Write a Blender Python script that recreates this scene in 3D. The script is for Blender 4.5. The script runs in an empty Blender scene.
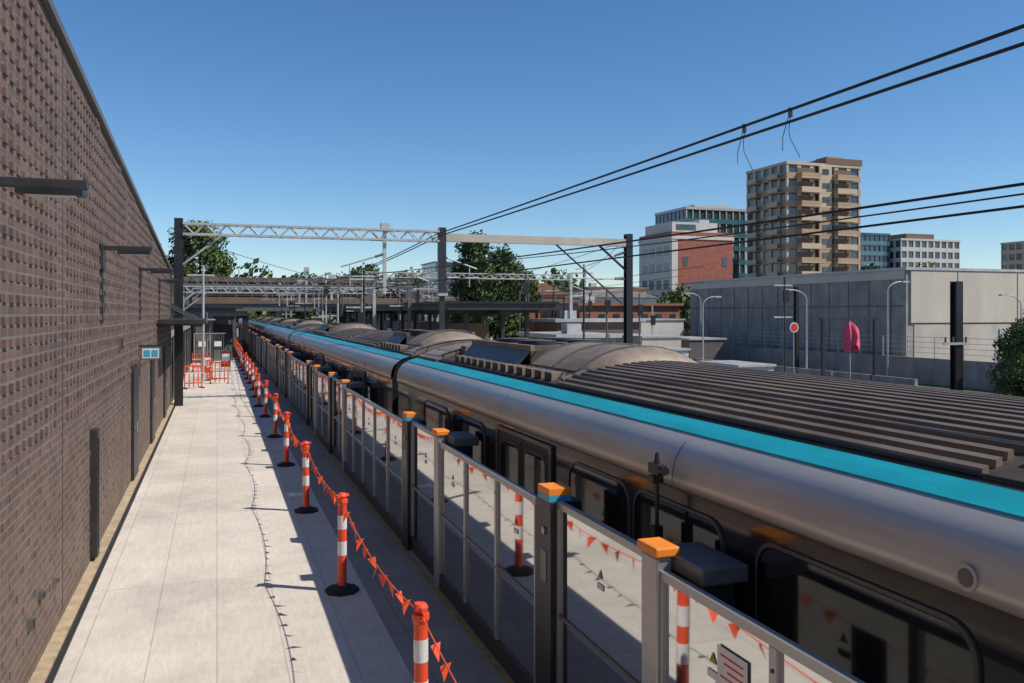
import bpy, bmesh, math, random
from mathutils import Vector, Matrix
random.seed(7)
S = bpy.context.scene
S.view_settings.view_transform = 'Standard'
S.view_settings.look = 'None'
S.view_settings.exposure = 0

# ------------------------------------------------------------------ materials
MATS = {}
def mat(name, col, rough=0.7, metal=0.0, var=0.15, vscale=3.0, bump=0.0, bscale=40.0, spec=0.5, col2=None, stretch=(1,1,1), coat=0.0, grime=0.0, gscale=2.0, gstretch=(1,1,1)):
    if name in MATS: return MATS[name]
    m = bpy.data.materials.new(name); m.use_nodes = True
    nt = m.node_tree; N = nt.nodes; L = nt.links
    b = N['Principled BSDF']
    b.inputs['Roughness'].default_value = rough
    b.inputs['Metallic'].default_value = metal
    b.inputs['Specular IOR Level'].default_value = spec
    b.inputs['Coat Weight'].default_value = coat
    tc = N.new('ShaderNodeTexCoord'); mp = N.new('ShaderNodeMapping')
    mp.inputs['Scale'].default_value = stretch
    L.new(tc.outputs['Object'], mp.inputs['Vector'])
    nz = N.new('ShaderNodeTexNoise'); nz.inputs['Scale'].default_value = vscale
    nz.inputs['Detail'].default_value = 8; nz.inputs['Roughness'].default_value = 0.65
    L.new(mp.outputs[0], nz.inputs['Vector'])
    cr = N.new('ShaderNodeValToRGB')
    c2 = col2 or tuple(min(1, c*(1+var)) for c in col)
    c1 = tuple(c*(1-var) for c in col)
    cr.color_ramp.elements[0].position = 0.3; cr.color_ramp.elements[1].position = 0.7
    cr.color_ramp.elements[0].color = (*c1, 1); cr.color_ramp.elements[1].color = (*c2, 1)
    L.new(nz.outputs['Fac'], cr.inputs['Fac'])
    csock = cr.outputs['Color']
    if grime > 0:
        m2 = N.new('ShaderNodeMapping'); m2.inputs['Scale'].default_value = gstretch; m2.inputs['Location'].default_value = (3.1,7.7,1.3)
        L.new(tc.outputs['Object'], m2.inputs[0])
        g = N.new('ShaderNodeTexNoise'); g.inputs['Scale'].default_value = gscale; g.inputs['Detail'].default_value = 10; g.inputs['Roughness'].default_value = .75
        L.new(m2.outputs[0], g.inputs['Vector'])
        gr = N.new('ShaderNodeMapRange'); gr.inputs['From Min'].default_value = .42; gr.inputs['From Max'].default_value = .62
        gr.inputs['To Min'].default_value = 1-grime; gr.inputs['To Max'].default_value = 1.0
        L.new(g.outputs['Fac'], gr.inputs['Value'])
        sc = N.new('ShaderNodeVectorMath'); sc.operation = 'SCALE'
        L.new(csock, sc.inputs[0]); L.new(gr.outputs[0], sc.inputs['Scale']); csock = sc.outputs[0]
    L.new(csock, b.inputs['Base Color'])
    mr = N.new('ShaderNodeMapRange')
    mr.inputs['To Min'].default_value = max(0.02, rough-0.1); mr.inputs['To Max'].default_value = min(1, rough+0.12)
    L.new(nz.outputs['Fac'], mr.inputs['Value']); L.new(mr.outputs[0], b.inputs['Roughness'])
    if bump > 0:
        n2 = N.new('ShaderNodeTexNoise'); n2.inputs['Scale'].default_value = bscale; n2.inputs['Detail'].default_value = 4
        L.new(mp.outputs[0], n2.inputs['Vector'])
        bp = N.new('ShaderNodeBump'); bp.inputs['Strength'].default_value = bump; bp.inputs['Distance'].default_value = 0.02
        L.new(n2.outputs['Fac'], bp.inputs['Height']); L.new(bp.outputs[0], b.inputs['Normal'])
    MATS[name] = m
    return m

def brick_mat(name, c1, c2, mortar, bw=0.24, rh=0.086, ms=0.010, axis='Y', bump=0.6):
    m = bpy.data.materials.new(name); m.use_nodes = True
    nt = m.node_tree; N = nt.nodes; L = nt.links; b = N['Principled BSDF']
    b.inputs['Roughness'].default_value = 0.7
    tc = N.new('ShaderNodeTexCoord'); sp = N.new('ShaderNodeSeparateXYZ'); cb = N.new('ShaderNodeCombineXYZ')
    L.new(tc.outputs['Object'], sp.inputs[0]); L.new(sp.outputs[axis], cb.inputs['X']); L.new(sp.outputs['Z'], cb.inputs['Y'])
    br = N.new('ShaderNodeTexBrick'); br.inputs['Scale'].default_value = 1
    br.inputs['Brick Width'].default_value = bw; br.inputs['Row Height'].default_value = rh
    br.inputs['Mortar Size'].default_value = ms; br.inputs['Mortar Smooth'].default_value = 0.1
    br.inputs['Color1'].default_value = (*c1, 1); br.inputs['Color2'].default_value = (*c2, 1); br.inputs['Mortar'].default_value = (*mortar, 1)
    L.new(cb.outputs[0], br.inputs['Vector'])
    nz = N.new('ShaderNodeTexNoise'); nz.inputs['Scale'].default_value = 1.3; nz.inputs['Detail'].default_value = 7
    L.new(tc.outputs['Object'], nz.inputs['Vector'])
    mr = N.new('ShaderNodeMapRange'); mr.inputs['To Min'].default_value = 0.6; mr.inputs['To Max'].default_value = 1.35
    L.new(nz.outputs['Fac'], mr.inputs['Value'])
    mx = N.new('ShaderNodeVectorMath'); mx.operation = 'SCALE'
    L.new(br.outputs['Color'], mx.inputs[0]); L.new(mr.outputs[0], mx.inputs['Scale'])
    L.new(mx.outputs[0], b.inputs['Base Color'])
    inv = N.new('ShaderNodeMath'); inv.operation = 'SUBTRACT'; inv.inputs[0].default_value = 1
    L.new(br.outputs['Fac'], inv.inputs[1])
    bp = N.new('ShaderNodeBump'); bp.inputs['Strength'].default_value = bump; bp.inputs['Distance'].default_value = 0.012
    L.new(inv.outputs[0], bp.inputs['Height']); L.new(bp.outputs[0], b.inputs['Normal'])
    MATS[name] = m
    return m

def glass_mat(name, tint=(0.35,0.38,0.4), refl=0.4, rough=0.02, lo=.12, hi=.8):
    m = bpy.data.materials.new(name); m.use_nodes = True
    nt = m.node_tree; N = nt.nodes; L = nt.links
    N.remove(N['Principled BSDF']); out = N['Material Output']
    t = N.new('ShaderNodeBsdfTransparent'); t.inputs[0].default_value = (*tint, 1)
    g = N.new('ShaderNodeBsdfGlossy'); g.inputs['Roughness'].default_value = rough; g.inputs[0].default_value = (0.85,0.86,0.86,1)
    fr = N.new('ShaderNodeLayerWeight'); fr.inputs['Blend'].default_value = refl
    mx = N.new('ShaderNodeMixShader')
    mr = N.new('ShaderNodeMapRange'); mr.inputs['To Min'].default_value = lo; mr.inputs['To Max'].default_value = hi
    L.new(fr.outputs['Fresnel'], mr.inputs['Value'])
    d = N.new('ShaderNodeBsdfDiffuse'); d.inputs[0].default_value = (.35,.34,.33,1)
    tc = N.new('ShaderNodeTexCoord'); nz = N.new('ShaderNodeTexNoise'); nz.inputs['Scale'].default_value = 2.5; nz.inputs['Detail'].default_value = 9; nz.inputs['Roughness'].default_value=.75
    L.new(tc.outputs['Object'], nz.inputs['Vector'])
    r2 = N.new('ShaderNodeMapRange'); r2.inputs['From Min'].default_value=.35; r2.inputs['From Max'].default_value=.75; r2.inputs['To Min'].default_value=.03; r2.inputs['To Max'].default_value=.22
    L.new(nz.outputs['Fac'], r2.inputs['Value'])
    m0 = N.new('ShaderNodeMixShader'); L.new(r2.outputs[0], m0.inputs[0]); L.new(t.outputs[0], m0.inputs[1]); L.new(d.outputs[0], m0.inputs[2])
    L.new(mr.outputs[0], mx.inputs[0]); L.new(m0.outputs[0], mx.inputs[1]); L.new(g.outputs[0], mx.inputs[2])
    L.new(mx.outputs[0], out.inputs['Surface'])
    MATS[name] = m
    return m

def slab_mat(name, col, jx=1.6, jy=2.0, jw=0.008, jc=(0.62,0.6,0.57), alt=(0.93,0.92,0.9)):
    m = mat(name, col, rough=0.85, var=0.10, vscale=0.8, bump=0.35, bscale=70)
    nt = m.node_tree; N = nt.nodes; L = nt.links; b = N['Principled BSDF']
    cr = [n for n in N if n.type == 'VALTORGB'][0]
    tc = [n for n in N if n.type == 'TEX_COORD'][0]
    br = N.new('ShaderNodeTexBrick'); br.offset = 0.0
    br.inputs['Scale'].default_value = 1
    br.inputs['Brick Width'].default_value = jx; br.inputs['Row Height'].default_value = jy
    br.inputs['Mortar Size'].default_value = jw; br.inputs['Mortar Smooth'].default_value = 0.3
    br.inputs['Color1'].default_value = (1,1,1,1); br.inputs['Color2'].default_value = (*alt,1); br.inputs['Mortar'].default_value = (*jc,1)
    L.new(tc.outputs['Object'], br.inputs['Vector'])
    fn = N.new('ShaderNodeTexNoise'); fn.inputs['Scale'].default_value = 9; fn.inputs['Detail'].default_value = 10; fn.inputs['Roughness'].default_value = 0.8
    mp = N.new('ShaderNodeMapping'); mp.inputs['Scale'].default_value = (2.2, 0.35, 1)
    L.new(tc.outputs['Object'], mp.inputs[0]); L.new(mp.outputs[0], fn.inputs['Vector'])
    mr = N.new('ShaderNodeMapRange'); mr.inputs['From Min'].default_value=0.3; mr.inputs['From Max'].default_value=0.7
    mr.inputs['To Min'].default_value = 0.80; mr.inputs['To Max'].default_value = 1.07
    L.new(fn.outputs['Fac'], mr.inputs['Value'])
    st = N.new('ShaderNodeTexNoise'); st.inputs['Scale'].default_value = .55; st.inputs['Detail'].default_value = 12; st.inputs['Roughness'].default_value = .72
    L.new(tc.outputs['Object'], st.inputs['Vector'])
    sr = N.new('ShaderNodeMapRange'); sr.inputs['From Min'].default_value=.36; sr.inputs['From Max'].default_value=.52; sr.inputs['To Min'].default_value=.84; sr.inputs['To Max'].default_value=1
    L.new(st.outputs['Fac'], sr.inputs['Value'])
    mm = N.new('ShaderNodeMath'); mm.operation='MULTIPLY'; L.new(mr.outputs[0],mm.inputs[0]); L.new(sr.outputs[0],mm.inputs[1])
    m1 = N.new('ShaderNodeMix'); m1.data_type='RGBA'; m1.blend_type='MULTIPLY'; m1.inputs['Factor'].default_value = 1
    L.new(cr.outputs['Color'], m1.inputs[6]); L.new(br.outputs['Color'], m1.inputs[7])
    sc = N.new('ShaderNodeVectorMath'); sc.operation='SCALE'
    L.new(m1.outputs[2], sc.inputs[0]); L.new(mm.outputs[0], sc.inputs['Scale'])
    L.new(sc.outputs[0], b.inputs['Base Color'])
    return m

# palette
M_brick = brick_mat('brown_brick', (0.165,0.100,0.076), (0.100,0.064,0.052), (0.165,0.140,0.122), ms=.012, bump=.45)
M_redbrick = brick_mat('red_brick', (0.36,0.085,0.045), (0.27,0.06,0.035), (0.3,0.2,0.15), bw=0.5, rh=0.2, ms=0.02, axis='X')
M_platform = slab_mat('platform_concrete', (0.67,0.625,0.565), jx=0.60, jy=3.6, jw=.007, jc=(.68,.66,.63), alt=(.92,.915,.90))
M_edge = slab_mat('edge_paving_with_shade', (0.32,0.31,0.29), jx=0.6, jy=0.6, jw=0.006)  # grey paving, base colour darkened to deepen the shade band along the edge
M_kerb = mat('kerb_stone', (0.42,0.33,0.22), 0.85, var=0.3, vscale=6, bump=0.3)
M_conc = mat('weathered_concrete', (0.33,0.31,0.285), 0.9, var=0.22, vscale=0.9, bump=0.3, bscale=20, grime=.25, gscale=.8, gstretch=(1,1,.3))
M_concl = mat('pale_concrete', (0.52,0.47,0.40), 0.9, var=0.15, vscale=0.5, bump=0.2, bscale=20, grime=.15, gscale=.6, gstretch=(1,1,.3))
M_beige = mat('beige_cladding', (0.58,0.52,0.43), 0.8, var=0.06, vscale=0.5, grime=.12, gscale=.5, gstretch=(1,1,.2))
M_black = mat('black_paint', (0.016,0.016,0.018), 0.4, var=0.3)
M_dark = mat('dark_grey_metal', (0.04,0.04,0.044), 0.45, 0.3, var=0.25)
M_mid = mat('mid_grey_metal', (0.14,0.135,0.13), 0.5, 0.3, var=0.2)
M_steel = mat('brushed_steel', (0.40,0.40,0.40), 0.38, 0.6, var=0.1, vscale=4, stretch=(1,0.15,4))
M_galv = mat('galvanised_steel', (0.46,0.46,0.45), 0.55, 0.4, var=0.18, vscale=2)
M_train = mat('train_silver', (0.60,0.565,0.525), 0.40, 0.45, var=0.08, vscale=1.3, stretch=(1,0.3,2), grime=.16, gscale=2.2, gstretch=(1,.25,3))
M_trainb = mat('train_black', (0.022,0.023,0.026), 0.16, 0.0, var=0.2, coat=0.4)
M_frame = mat('window_frame_grey', (0.13,0.13,0.135), 0.35, 0.4)
M_teal = mat('teal_paint', (0.008,0.36,0.46), 0.38, var=0.12, vscale=1.5, stretch=(1,.3,1), grime=.22, gscale=3, gstretch=(1,.3,1))
M_roof = mat('train_roof_grey', (0.090,0.070,0.056), 0.65, 0.1, var=0.35, vscale=1.2, stretch=(1,0.3,1), grime=.4, gscale=2.5)
M_rib = mat('roof_rib', (0.205,0.163,0.130), 0.55, 0.15, var=0.3, vscale=1.5, stretch=(1,0.3,1), grime=.35, gscale=3, gstretch=(1,.3,1))
M_fair = mat('roof_fairing', (0.27,0.215,0.165), 0.55, 0.1, var=0.25, vscale=1.2, grime=.35, gscale=2.2)
M_orange = mat('orange_cap', (0.85,0.27,0.03), 0.45, var=0.08)
M_blue = mat('blue_cap', (0.05,0.32,0.5), 0.4, var=0.08)
M_bol = mat('bollard_orange', (0.85,0.085,0.03), 0.5, var=0.12, grime=.18, gscale=9)
M_refl = mat('reflective_white', (0.72,0.72,0.72), 0.35, var=0.05, grime=.15, gscale=12)
M_rubber = mat('black_rubber', (0.02,0.02,0.02), 0.8, var=0.3, bump=0.2)
M_flag = mat('bunting_orange', (0.80,0.10,0.035), 0.6, var=0.15)
M_white = mat('white_paint', (0.75,0.74,0.72), 0.6, var=0.06)
M_red = mat('red_paint', (0.6,0.03,0.02), 0.5, var=0.1)
M_yellow = mat('yellow_paint', (0.45,0.32,0.06), 0.6, var=0.3, grime=.4, gscale=8)
M_ground = mat('rail_ballast', (0.19,0.17,0.15), 0.95, var=0.3, vscale=0.15, bump=0.6, bscale=8)
M_asph = mat('asphalt', (0.10,0.098,0.095), 0.9, var=0.25, vscale=0.6, bump=0.3)
M_grass = mat('dry_grass', (0.12,0.13,0.05), 0.95, var=0.4, vscale=1.5, bump=0.6, bscale=30)
M_wire = mat('copper_wire', (0.03,0.027,0.025), 0.6, 0.3)
M_bglass = mat('building_glass', (0.05,0.075,0.095), 0.12, 0.0, var=0.5, vscale=0.35, spec=0.8)
M_tglass = mat('teal_glass', (0.06,0.16,0.21), 0.12, 0.0, var=0.4, vscale=0.3, spec=0.9)
M_tan = mat('tan_render', (0.40,0.285,0.185), 0.85, var=0.1, vscale=0.3)
M_tanl = mat('cream_render', (0.53,0.42,0.30), 0.85, var=0.08, vscale=0.3)
M_brownp = mat('brown_panel', (0.16,0.11,0.078), 0.8, var=0.15, vscale=0.4)
M_wrender = mat('white_render', (0.60,0.575,0.54), 0.85, var=0.08, vscale=0.3, grime=.12, gscale=.6, gstretch=(1,1,.3))
M_roofred = mat('rust_roof', (0.27,0.12,0.072), 0.8, var=0.25, vscale=1.0)
M_bark = mat('bark', (0.08,0.06,0.045), 0.95, var=0.3, vscale=5, bump=0.6)
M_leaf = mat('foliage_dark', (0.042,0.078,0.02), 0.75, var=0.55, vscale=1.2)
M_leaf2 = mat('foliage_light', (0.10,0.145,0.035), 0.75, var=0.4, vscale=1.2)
M_pink = mat('pink_fabric', (0.75,0.09,0.17), 0.7, var=0.2, vscale=6)
G_gate = glass_mat('gate_glass', (0.36,0.38,0.38), 0.55, 0.035, .10, .72)
G_win = mat('tinted_window', (0.012,0.014,0.016), 0.05, 0.0, var=0.2, spec=1.0, coat=1.0)

# ------------------------------------------------------------------ mesh builder
class MB:
    def __init__(s): s.v=[]; s.f=[]; s.m=[]; s.mats=[]; s.sm=[]
    def mi(s, m):
        if m not in s.mats: s.mats.append(m)
        return s.mats.index(m)
    def add(s, vs, fs, m, smooth=False):
        o=len(s.v); s.v += [tuple(v) for v in vs]; k=s.mi(m)
        for f in fs: s.f.append([i+o for i in f]); s.m.append(k); s.sm.append(smooth)
    def box(s, x0,x1,y0,y1,z0,z1,m):
        s.add([(x0,y0,z0),(x1,y0,z0),(x1,y1,z0),(x0,y1,z0),(x0,y0,z1),(x1,y0,z1),(x1,y1,z1),(x0,y1,z1)],
              [(0,3,2,1),(4,5,6,7),(0,1,5,4),(1,2,6,5),(2,3,7,6),(3,0,4,7)], m)
    def cyl(s, p0,p1,r,m,seg=10,r2=None,caps=True):
        p0=Vector(p0);p1=Vector(p1); d=(p1-p0)
        if d.length<1e-6: return
        d.normalize(); a=d.orthogonal().normalized(); b=d.cross(a); r2=r if r2 is None else r2
        vs=[]
        for p,rr in ((p0,r),(p1,r2)):
            for i in range(seg):
                t=2*math.pi*i/seg; vs.append(p+(a*math.cos(t)+b*math.sin(t))*rr)
        fs=[(i,(i+1)%seg,seg+(i+1)%seg,seg+i) for i in range(seg)]
        s.add(vs,fs,m,True)
        if caps:
            s.add(vs[:seg],[tuple(range(seg))[::-1]],m); s.add(vs[seg:],[tuple(range(seg))],m)
    def tube(s, pts, r, m, seg=6):
        for i in range(len(pts)-1): s.cyl(pts[i],pts[i+1],r,m,seg,caps=False)
    def prism(s, prof, y0, y1, m, caps=True, closed=True, smooth=False):
        n=len(prof); vs=[(x,y0,z) for x,z in prof]+[(x,y1,z) for x,z in prof]
        rng = range(n) if closed else range(n-1)
        s.add(vs,[(i,(i+1)%n,n+(i+1)%n,n+i) for i in rng],m,smooth)
        if caps and closed: s.add(vs[:n],[tuple(range(n))],m); s.add(vs[n:],[tuple(range(n))][::-1],m)
    def build(s, name, recalc=True, bevel=0.0):
        me=bpy.data.meshes.new(name); me.from_pydata(s.v,[],s.f)
        for m in s.mats: me.materials.append(m)
        me.polygons.foreach_set('material_index', s.m); me.polygons.foreach_set('use_smooth', s.sm)
        me.update()
        if recalc:
            bm=bmesh.new(); bm.from_mesh(me); bmesh.ops.recalc_face_normals(bm, faces=bm.faces); bm.to_mesh(me); bm.free()
        ob=bpy.data.objects.new(name,me); S.collection.objects.link(ob)
        if bevel>0:
            bv=ob.modifiers.new('bevel','BEVEL'); bv.width=bevel; bv.segments=2; bv.limit_method='ANGLE'
        return ob
def empty(name, loc=(0,0,0)):
    e=bpy.data.objects.new(name,None); e.location=loc; S.collection.objects.link(e); return e
def child(ob,p,name=None):
    ob.parent=p
    if name: ob.name=name
    return ob

H=3.2
# ------------------------------------------------------------------ ground
mb=MB(); n=3000
mb.add([(-n,-n,-1.1),(n,-n,-1.1),(n,n,-1.1),(-n,n,-1.1)],[(0,1,2,3)],M_ground); mb.build('ground')
mb=MB(); mb.box(29,64,-30,41.2,-1.1+0.004,-1.02,M_asph); mb.build('service_road')
mb=MB(); mb.box(36.4,38.6,-30,41.1,-1.02,-.9,M_grass); mb.build('grass_verge')

mb=MB()
mb.box(-1.52,1.62,-8,118,-1.1,0.0,M_platform)
mb.box(1.62,2.62,-8,118,-1.1,0.0,M_edge)
mb.box(2.36,2.405,-8,118,0.0,0.004,M_yellow)
mb.build('station_platform')
mb=MB()
mb.box(-1.52,-1.40,-8,32.3,0.0,0.05,M_kerb)
mb.box(-1.40,-1.34,-8,32.3,0.0,0.02,M_dark)
mb.build('kerb')

# ------------------------------------------------------------------ brick wall
WX=-1.52
def ztop(y): return 6.06-0.0637*(y-8.7)
mb=MB()
Y0,Y1=-8,32.3
mb.add([(WX,Y0,0),(WX,Y1,0),(WX,Y1,ztop(Y1)),(WX,Y0,ztop(Y0)),(WX-.4,Y0,0),(WX-.4,Y1,0),(WX-.4,Y1,ztop(Y1)),(WX-.4,Y0,ztop(Y0))],
       [(0,1,2,3),(4,7,6,5),(1,5,6,2),(0,3,7,4),(3,2,6,7)],M_brick)
bw,rh=0.24,0.086
rows=int(7/rh)
joint=[9.9, 16.6, 23.2, 29.8]
for r in range(3,rows):
    z=r*rh
    off=0.5*bw if r%2 else 0
    j0=int(1.0/bw); j1=int((Y1-.3)/bw)
    for j in range(j0,j1):
        y=j*bw+off
        if z+rh*1.6>ztop(y): continue
        if any(abs(y+bw/2-q)<0.2 for q in joint): continue
        up = z>1.9
        if up:
            if r%2: continue
            dep=0.022
        else:
            if r%4!=(0 if (j%2) else 2): continue
            dep=0.007
        dep*=random.uniform(.6,1.2)
        a,b=y+.058,y+bw-.058
        x1=WX+dep
        mb.add([(WX,a,z+.01),(x1,a,z+.01),(x1,b,z+.01),(WX,b,z+.01),(WX,a,z+rh-.006),(x1,a,z+rh-.006),(x1,b,z+rh-.006),(WX,b,z+rh-.006)],
               [(0,3,2,1),(4,5,6,7),(0,1,5,4),(1,2,6,5),(2,3,7,6)],M_brick)
for q in joint: mb.box(WX,WX+.004,q-.010,q+.010,0.1,ztop(q)-.05,M_dark)
wall=mb.build('brick_wall',recalc=False)
mb=MB()
mb.add([(WX-.45,Y0,ztop(Y0)+.004),(WX+.06,Y0,ztop(Y0)+.004),(WX+.06,Y1,ztop(Y1)+.004),(WX-.45,Y1,ztop(Y1)+.004),
        (WX-.45,Y0,ztop(Y0)+.09),(WX+.06,Y0,ztop(Y0)+.09),(WX+.06,Y1,ztop(Y1)+.09),(WX-.45,Y1,ztop(Y1)+.09)],
       [(0,3,2,1),(4,5,6,7),(0,1,5,4),(1,2,6,5),(2,3,7,6),(3,0,4,7)],M_mid)
child(mb.build('coping'),wall)

def wall_light(y):
    mb=MB()
    mb.box(WX,WX+.05,y-.12,y+.12,3.8,4.15,M_dark)
    mb.box(WX+.05,-0.86,y-.05,y+.05,4.07,4.13,M_dark)
    mb.box(-1.3,-0.88,y-.09,y+.09,4.02,4.07,M_black)
    mb.box(-1.25,-0.93,y-.06,y+.06,4.012,4.02,M_refl)
    mb.box(WX,WX+.035,y-.03,y+.03,3.05,3.8,M_dark)
    return mb.build('wall_light',bevel=.008)
for y in (6.65,12.95,19.1,25.3): wall_light(y)
mb=MB(); mb.box(WX,WX+.09,11.9,12.12,.1,1.72,M_dark); mb.box(WX+.09,WX+.1,11.95,12.07,.2,1.6,M_black); mb.build('wall_service_duct',bevel=.01)
for (y,z,w,h) in ((8.6,.62,.10,.07),(8.15,.50,.08,.10),(9.3,.55,.08,.06),(15.2,2.6,.16,.2)):
    mb=MB(); mb.box(WX,WX+.045,y,y+w,z,z+h,M_mid); mb.box(WX+.045,WX+.055,y+.015,y+w-.015,z+.015,z+h-.015,M_black); mb.build('wall_power_outlet')
for y in (17.4,22.2,27.5):
    mb=MB(); mb.box(WX,WX+.03,y-.05,y+1.05,0.05,2.2,M_black); mb.box(WX+.03,WX+.05,y+.02,y+.98,.06,2.12,M_dark); mb.cyl((WX+.09,y+.12,.95),(WX+.09,y+.12,1.15),.015,M_steel); mb.box(WX+.05,WX+.09,y+.11,y+.13,1.04,1.06,M_steel); mb.build('service_door')
mb=MB(); mb.box(WX,WX+.42,19.0,19.06,2.5,2.54,M_dark); mb.box(WX+.04,WX+.42,18.95,19.08,2.24,2.5,M_mid); mb.box(WX+.07,WX+.39,18.943,18.95,2.27,2.47,M_refl); mb.box(WX+.1,WX+.22,18.938,18.943,2.30,2.44,M_blue); mb.box(WX+.25,WX+.37,18.938,18.943,2.30,2.44,M_blue); mb.build('information_display')
mb=MB(); mb.box(WX,-.35,24.4,31.5,2.9,3.02,M_dark); mb.box(WX,-.38,24.5,31.4,2.86,2.9,M_black)
for y in (25,28,31): mb.cyl((WX,y,3.5),(-.6,y,3.02),.02,M_dark)
mb.build('entrance_awning')
mb=MB(); mb.box(-7,-1.6,32.34,75,-1.1,2.95,M_conc); mb.box(-7.2,-1.3,32.5,75,2.95,3.12,M_dark)
for i in range(10): mb.box(-1.6,-1.55,34+i*4,36.6+i*4,.05,2.3,M_black); mb.box(-1.55,-1.53,34.1+i*4,35.2+i*4,.1,2.2,M_frame)
mb.build('station_building')

# ------------------------------------------------------------------ bollards & bunting
def bollard_mesh():
    mb=MB()
    mb.cyl((0,0,0),(0,0,.035),.2,M_rubber,8,r2=.19); mb.cyl((0,0,.035),(0,0,.075),.15,M_rubber,8,r2=.09)
    mb.cyl((0,0,.075),(0,0,.42),.052,M_bol,16,r2=.05)
    mb.cyl((0,0,.42),(0,0,.58),.0525,M_refl,16,r2=.0525); mb.cyl((0,0,.58),(0,0,.72),.05,M_bol,16)
    mb.cyl((0,0,.72),(0,0,.88),.0525,M_refl,16); mb.cyl((0,0,.88),(0,0,.99),.05,M_bol,16)
    mb.cyl((0,0,.99),(0,0,1.02),.05,M_bol,16,r2=.062); mb.cyl((0,0,1.02),(0,0,1.06),.062,M_bol,16)
    mb.cyl((0,0,1.06),(0,0,1.10),.035,M_bol,12,r2=.045); mb.cyl((0,0,1.10),(0,0,1.13),.055,M_bol,12,r2=.04)
    mb.box(-.02,.02,-.085,.085,1.085,1.115,M_bol)
    return mb
base=bollard_mesh().build('safety_bollard')
bpos=[(1.38,1.7),(1.38,5.95),(1.36,9.88),(1.36,14.05),(1.37,18.4),(1.41,22.7),(1.40,27.2)]
y=30.3
while y<100: bpos.append((1.38+random.uniform(-.05,.05),y)); y+=3.1+random.uniform(-.4,.4)
tops=[]
for i,(x,y) in enumerate(bpos):
    o = base if i==0 else bpy.data.objects.new('safety_bollard',base.data)
    if i: S.collection.objects.link(o)
    o.location=(x,y,0); tx,ty=random.uniform(-.03,.03),random.uniform(-.03,.03)
    o.rotation_euler=(tx,ty,random.uniform(0,3))
    tops.append(Vector((x+math.sin(ty)*1.06,y-math.sin(tx)*1.06,1.06)))
mb=MB()
for i in range(len(tops)-1):
    a,b=tops[i],tops[i+1]; Ln=(b-a).length; sag=random.uniform(.12,.2)
    nseg=16; pts=[a.lerp(b,t/nseg)-Vector((0,0,sag*4*(t/nseg)*(1-t/nseg))) for t in range(nseg+1)]
    mb.tube(pts,.005,M_flag,5)
    nf=int(Ln/.30)
    for k in range(nf):
        t=(k+.6+random.uniform(-.1,.1))/nf; p=a.lerp(b,t)-Vector((0,0,sag*4*t*(1-t)))
        tw=random.uniform(-1.2,1.2); hw=.05; dx=math.sin(tw)*hw; dy=math.cos(tw)*hw; sx=random.uniform(-.05,.05)
        mb.add([p+Vector((-dx,-dy,0)),p+Vector((dx,dy,0)),p+Vector((sx,random.uniform(-.03,.03),-.12))],[(0,1,2)],M_flag)
mb.build('bunting',recalc=False)

# ------------------------------------------------------------------ platform gates
GX=2.44
gate=empty('platform_screen_gates')
blacks=[1.0,6.2,11.4,19.7,24.8,33.1,38.2,46.5,51.6,60,65,73.5,78.6,87,92,100.5,105.6]
caps=[-0.6,4.46,9.62,17.4,22.6,30.9,36,44.3,49.4,57.8,62.8,71.3,76.4,84.8,89.8,98.3]
mb=MB()
for y in blacks:
    mb.box(GX-.02,GX+.24,y-.13,y+.20,0.0,1.74,M_black)
    mb.box(GX-.03,GX+.16,y-.12,y+.12,1.74,1.79,M_blue)
    mb.box(GX-.03,GX+.16,y-.12,y+.12,1.79,1.845,M_orange)
    mb.box(GX-.026,GX-.02,y-.05,y+.07,1.1,1.35,M_frame)
    mb.cyl((GX-.02,y+.0,1.5),(GX-.035,y,1.5),.03,M_steel,12)
child(mb.build('black_posts',bevel=.012),gate)
mb=MB()
for y in caps:
    mb.box(GX-.04,GX+.06,y-.10,y+.10,0.0,1.78,M_steel)
    mb.box(GX-.06,GX+.10,y-.12,y+.12,1.785,1.845,M_orange)
    mb.box(GX+.062,GX+.36,y-.42,y+.10,1.70,1.80,M_mid)
    mb.box(GX+.1,GX+.30,y-.38,y+.06,0,1.70,M_black)
child(mb.build('door_operator_housings',bevel=.012),gate)
stops=sorted(blacks+caps); mf=MB(); mg=MB()
for a,b in zip(stops[:-1],stops[1:]):
    A=a+(.20 if a in blacks else .10); B=b-(.13 if b in blacks else .10); L_=B-A
    if L_<.3: continue
    nn=max(1,round(L_/1.15)); w=L_/nn
    door = (a in caps)
    xo = GX + (.05 if door else 0.0)
    ht = 1.70 if door else 1.66
    mf.box(xo-.02,xo+.03,A,B,ht,ht+.05,M_steel)
    mf.box(xo-.02,xo+.03,A,B,0.02,.20,M_dark)
    mf.box(xo-.03,xo+.04,A,B,0.0,.02,M_steel)
    mf.box(xo-.012,xo+.02,A,B,.86,.89,M_frame)
    for k in range(nn+1):
        yy=A+k*w; c0=max(A,yy-.028); c1=min(B,yy+.028)
        mf.box(xo-.022,xo+.032,c0,c1,.2,ht-.002,M_steel)
        if c1-c0>.03:
            for zz in (.3,.86,1.55): mf.cyl((xo-.022,yy,zz),(xo-.028,yy,zz),.010,M_dark,8)
    for k in range(nn):
        y0=A+k*w+.03; y1=A+(k+1)*w-.03
        mg.add([(xo,y0,.2),(xo,y1,.2),(xo,y1,ht),(xo,y0,ht)],[(0,1,2,3)],G_gate)
        if a<40 and (k%2==0):
            yc=(y0+y1)/2; s=.035
            mf.add([(xo-.004,yc-s,1.38),(xo-.004,yc+s,1.38),(xo-.004,yc,1.38+s*1.7)],[(0,1,2)],M_yellow)
            mf.box(xo-.006,xo-.004,yc-.05,yc+.05,1.30,1.34,M_white)
child(mf.build('panel_frames'),gate); child(mg.build('glass_panels',recalc=False),gate)
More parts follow.
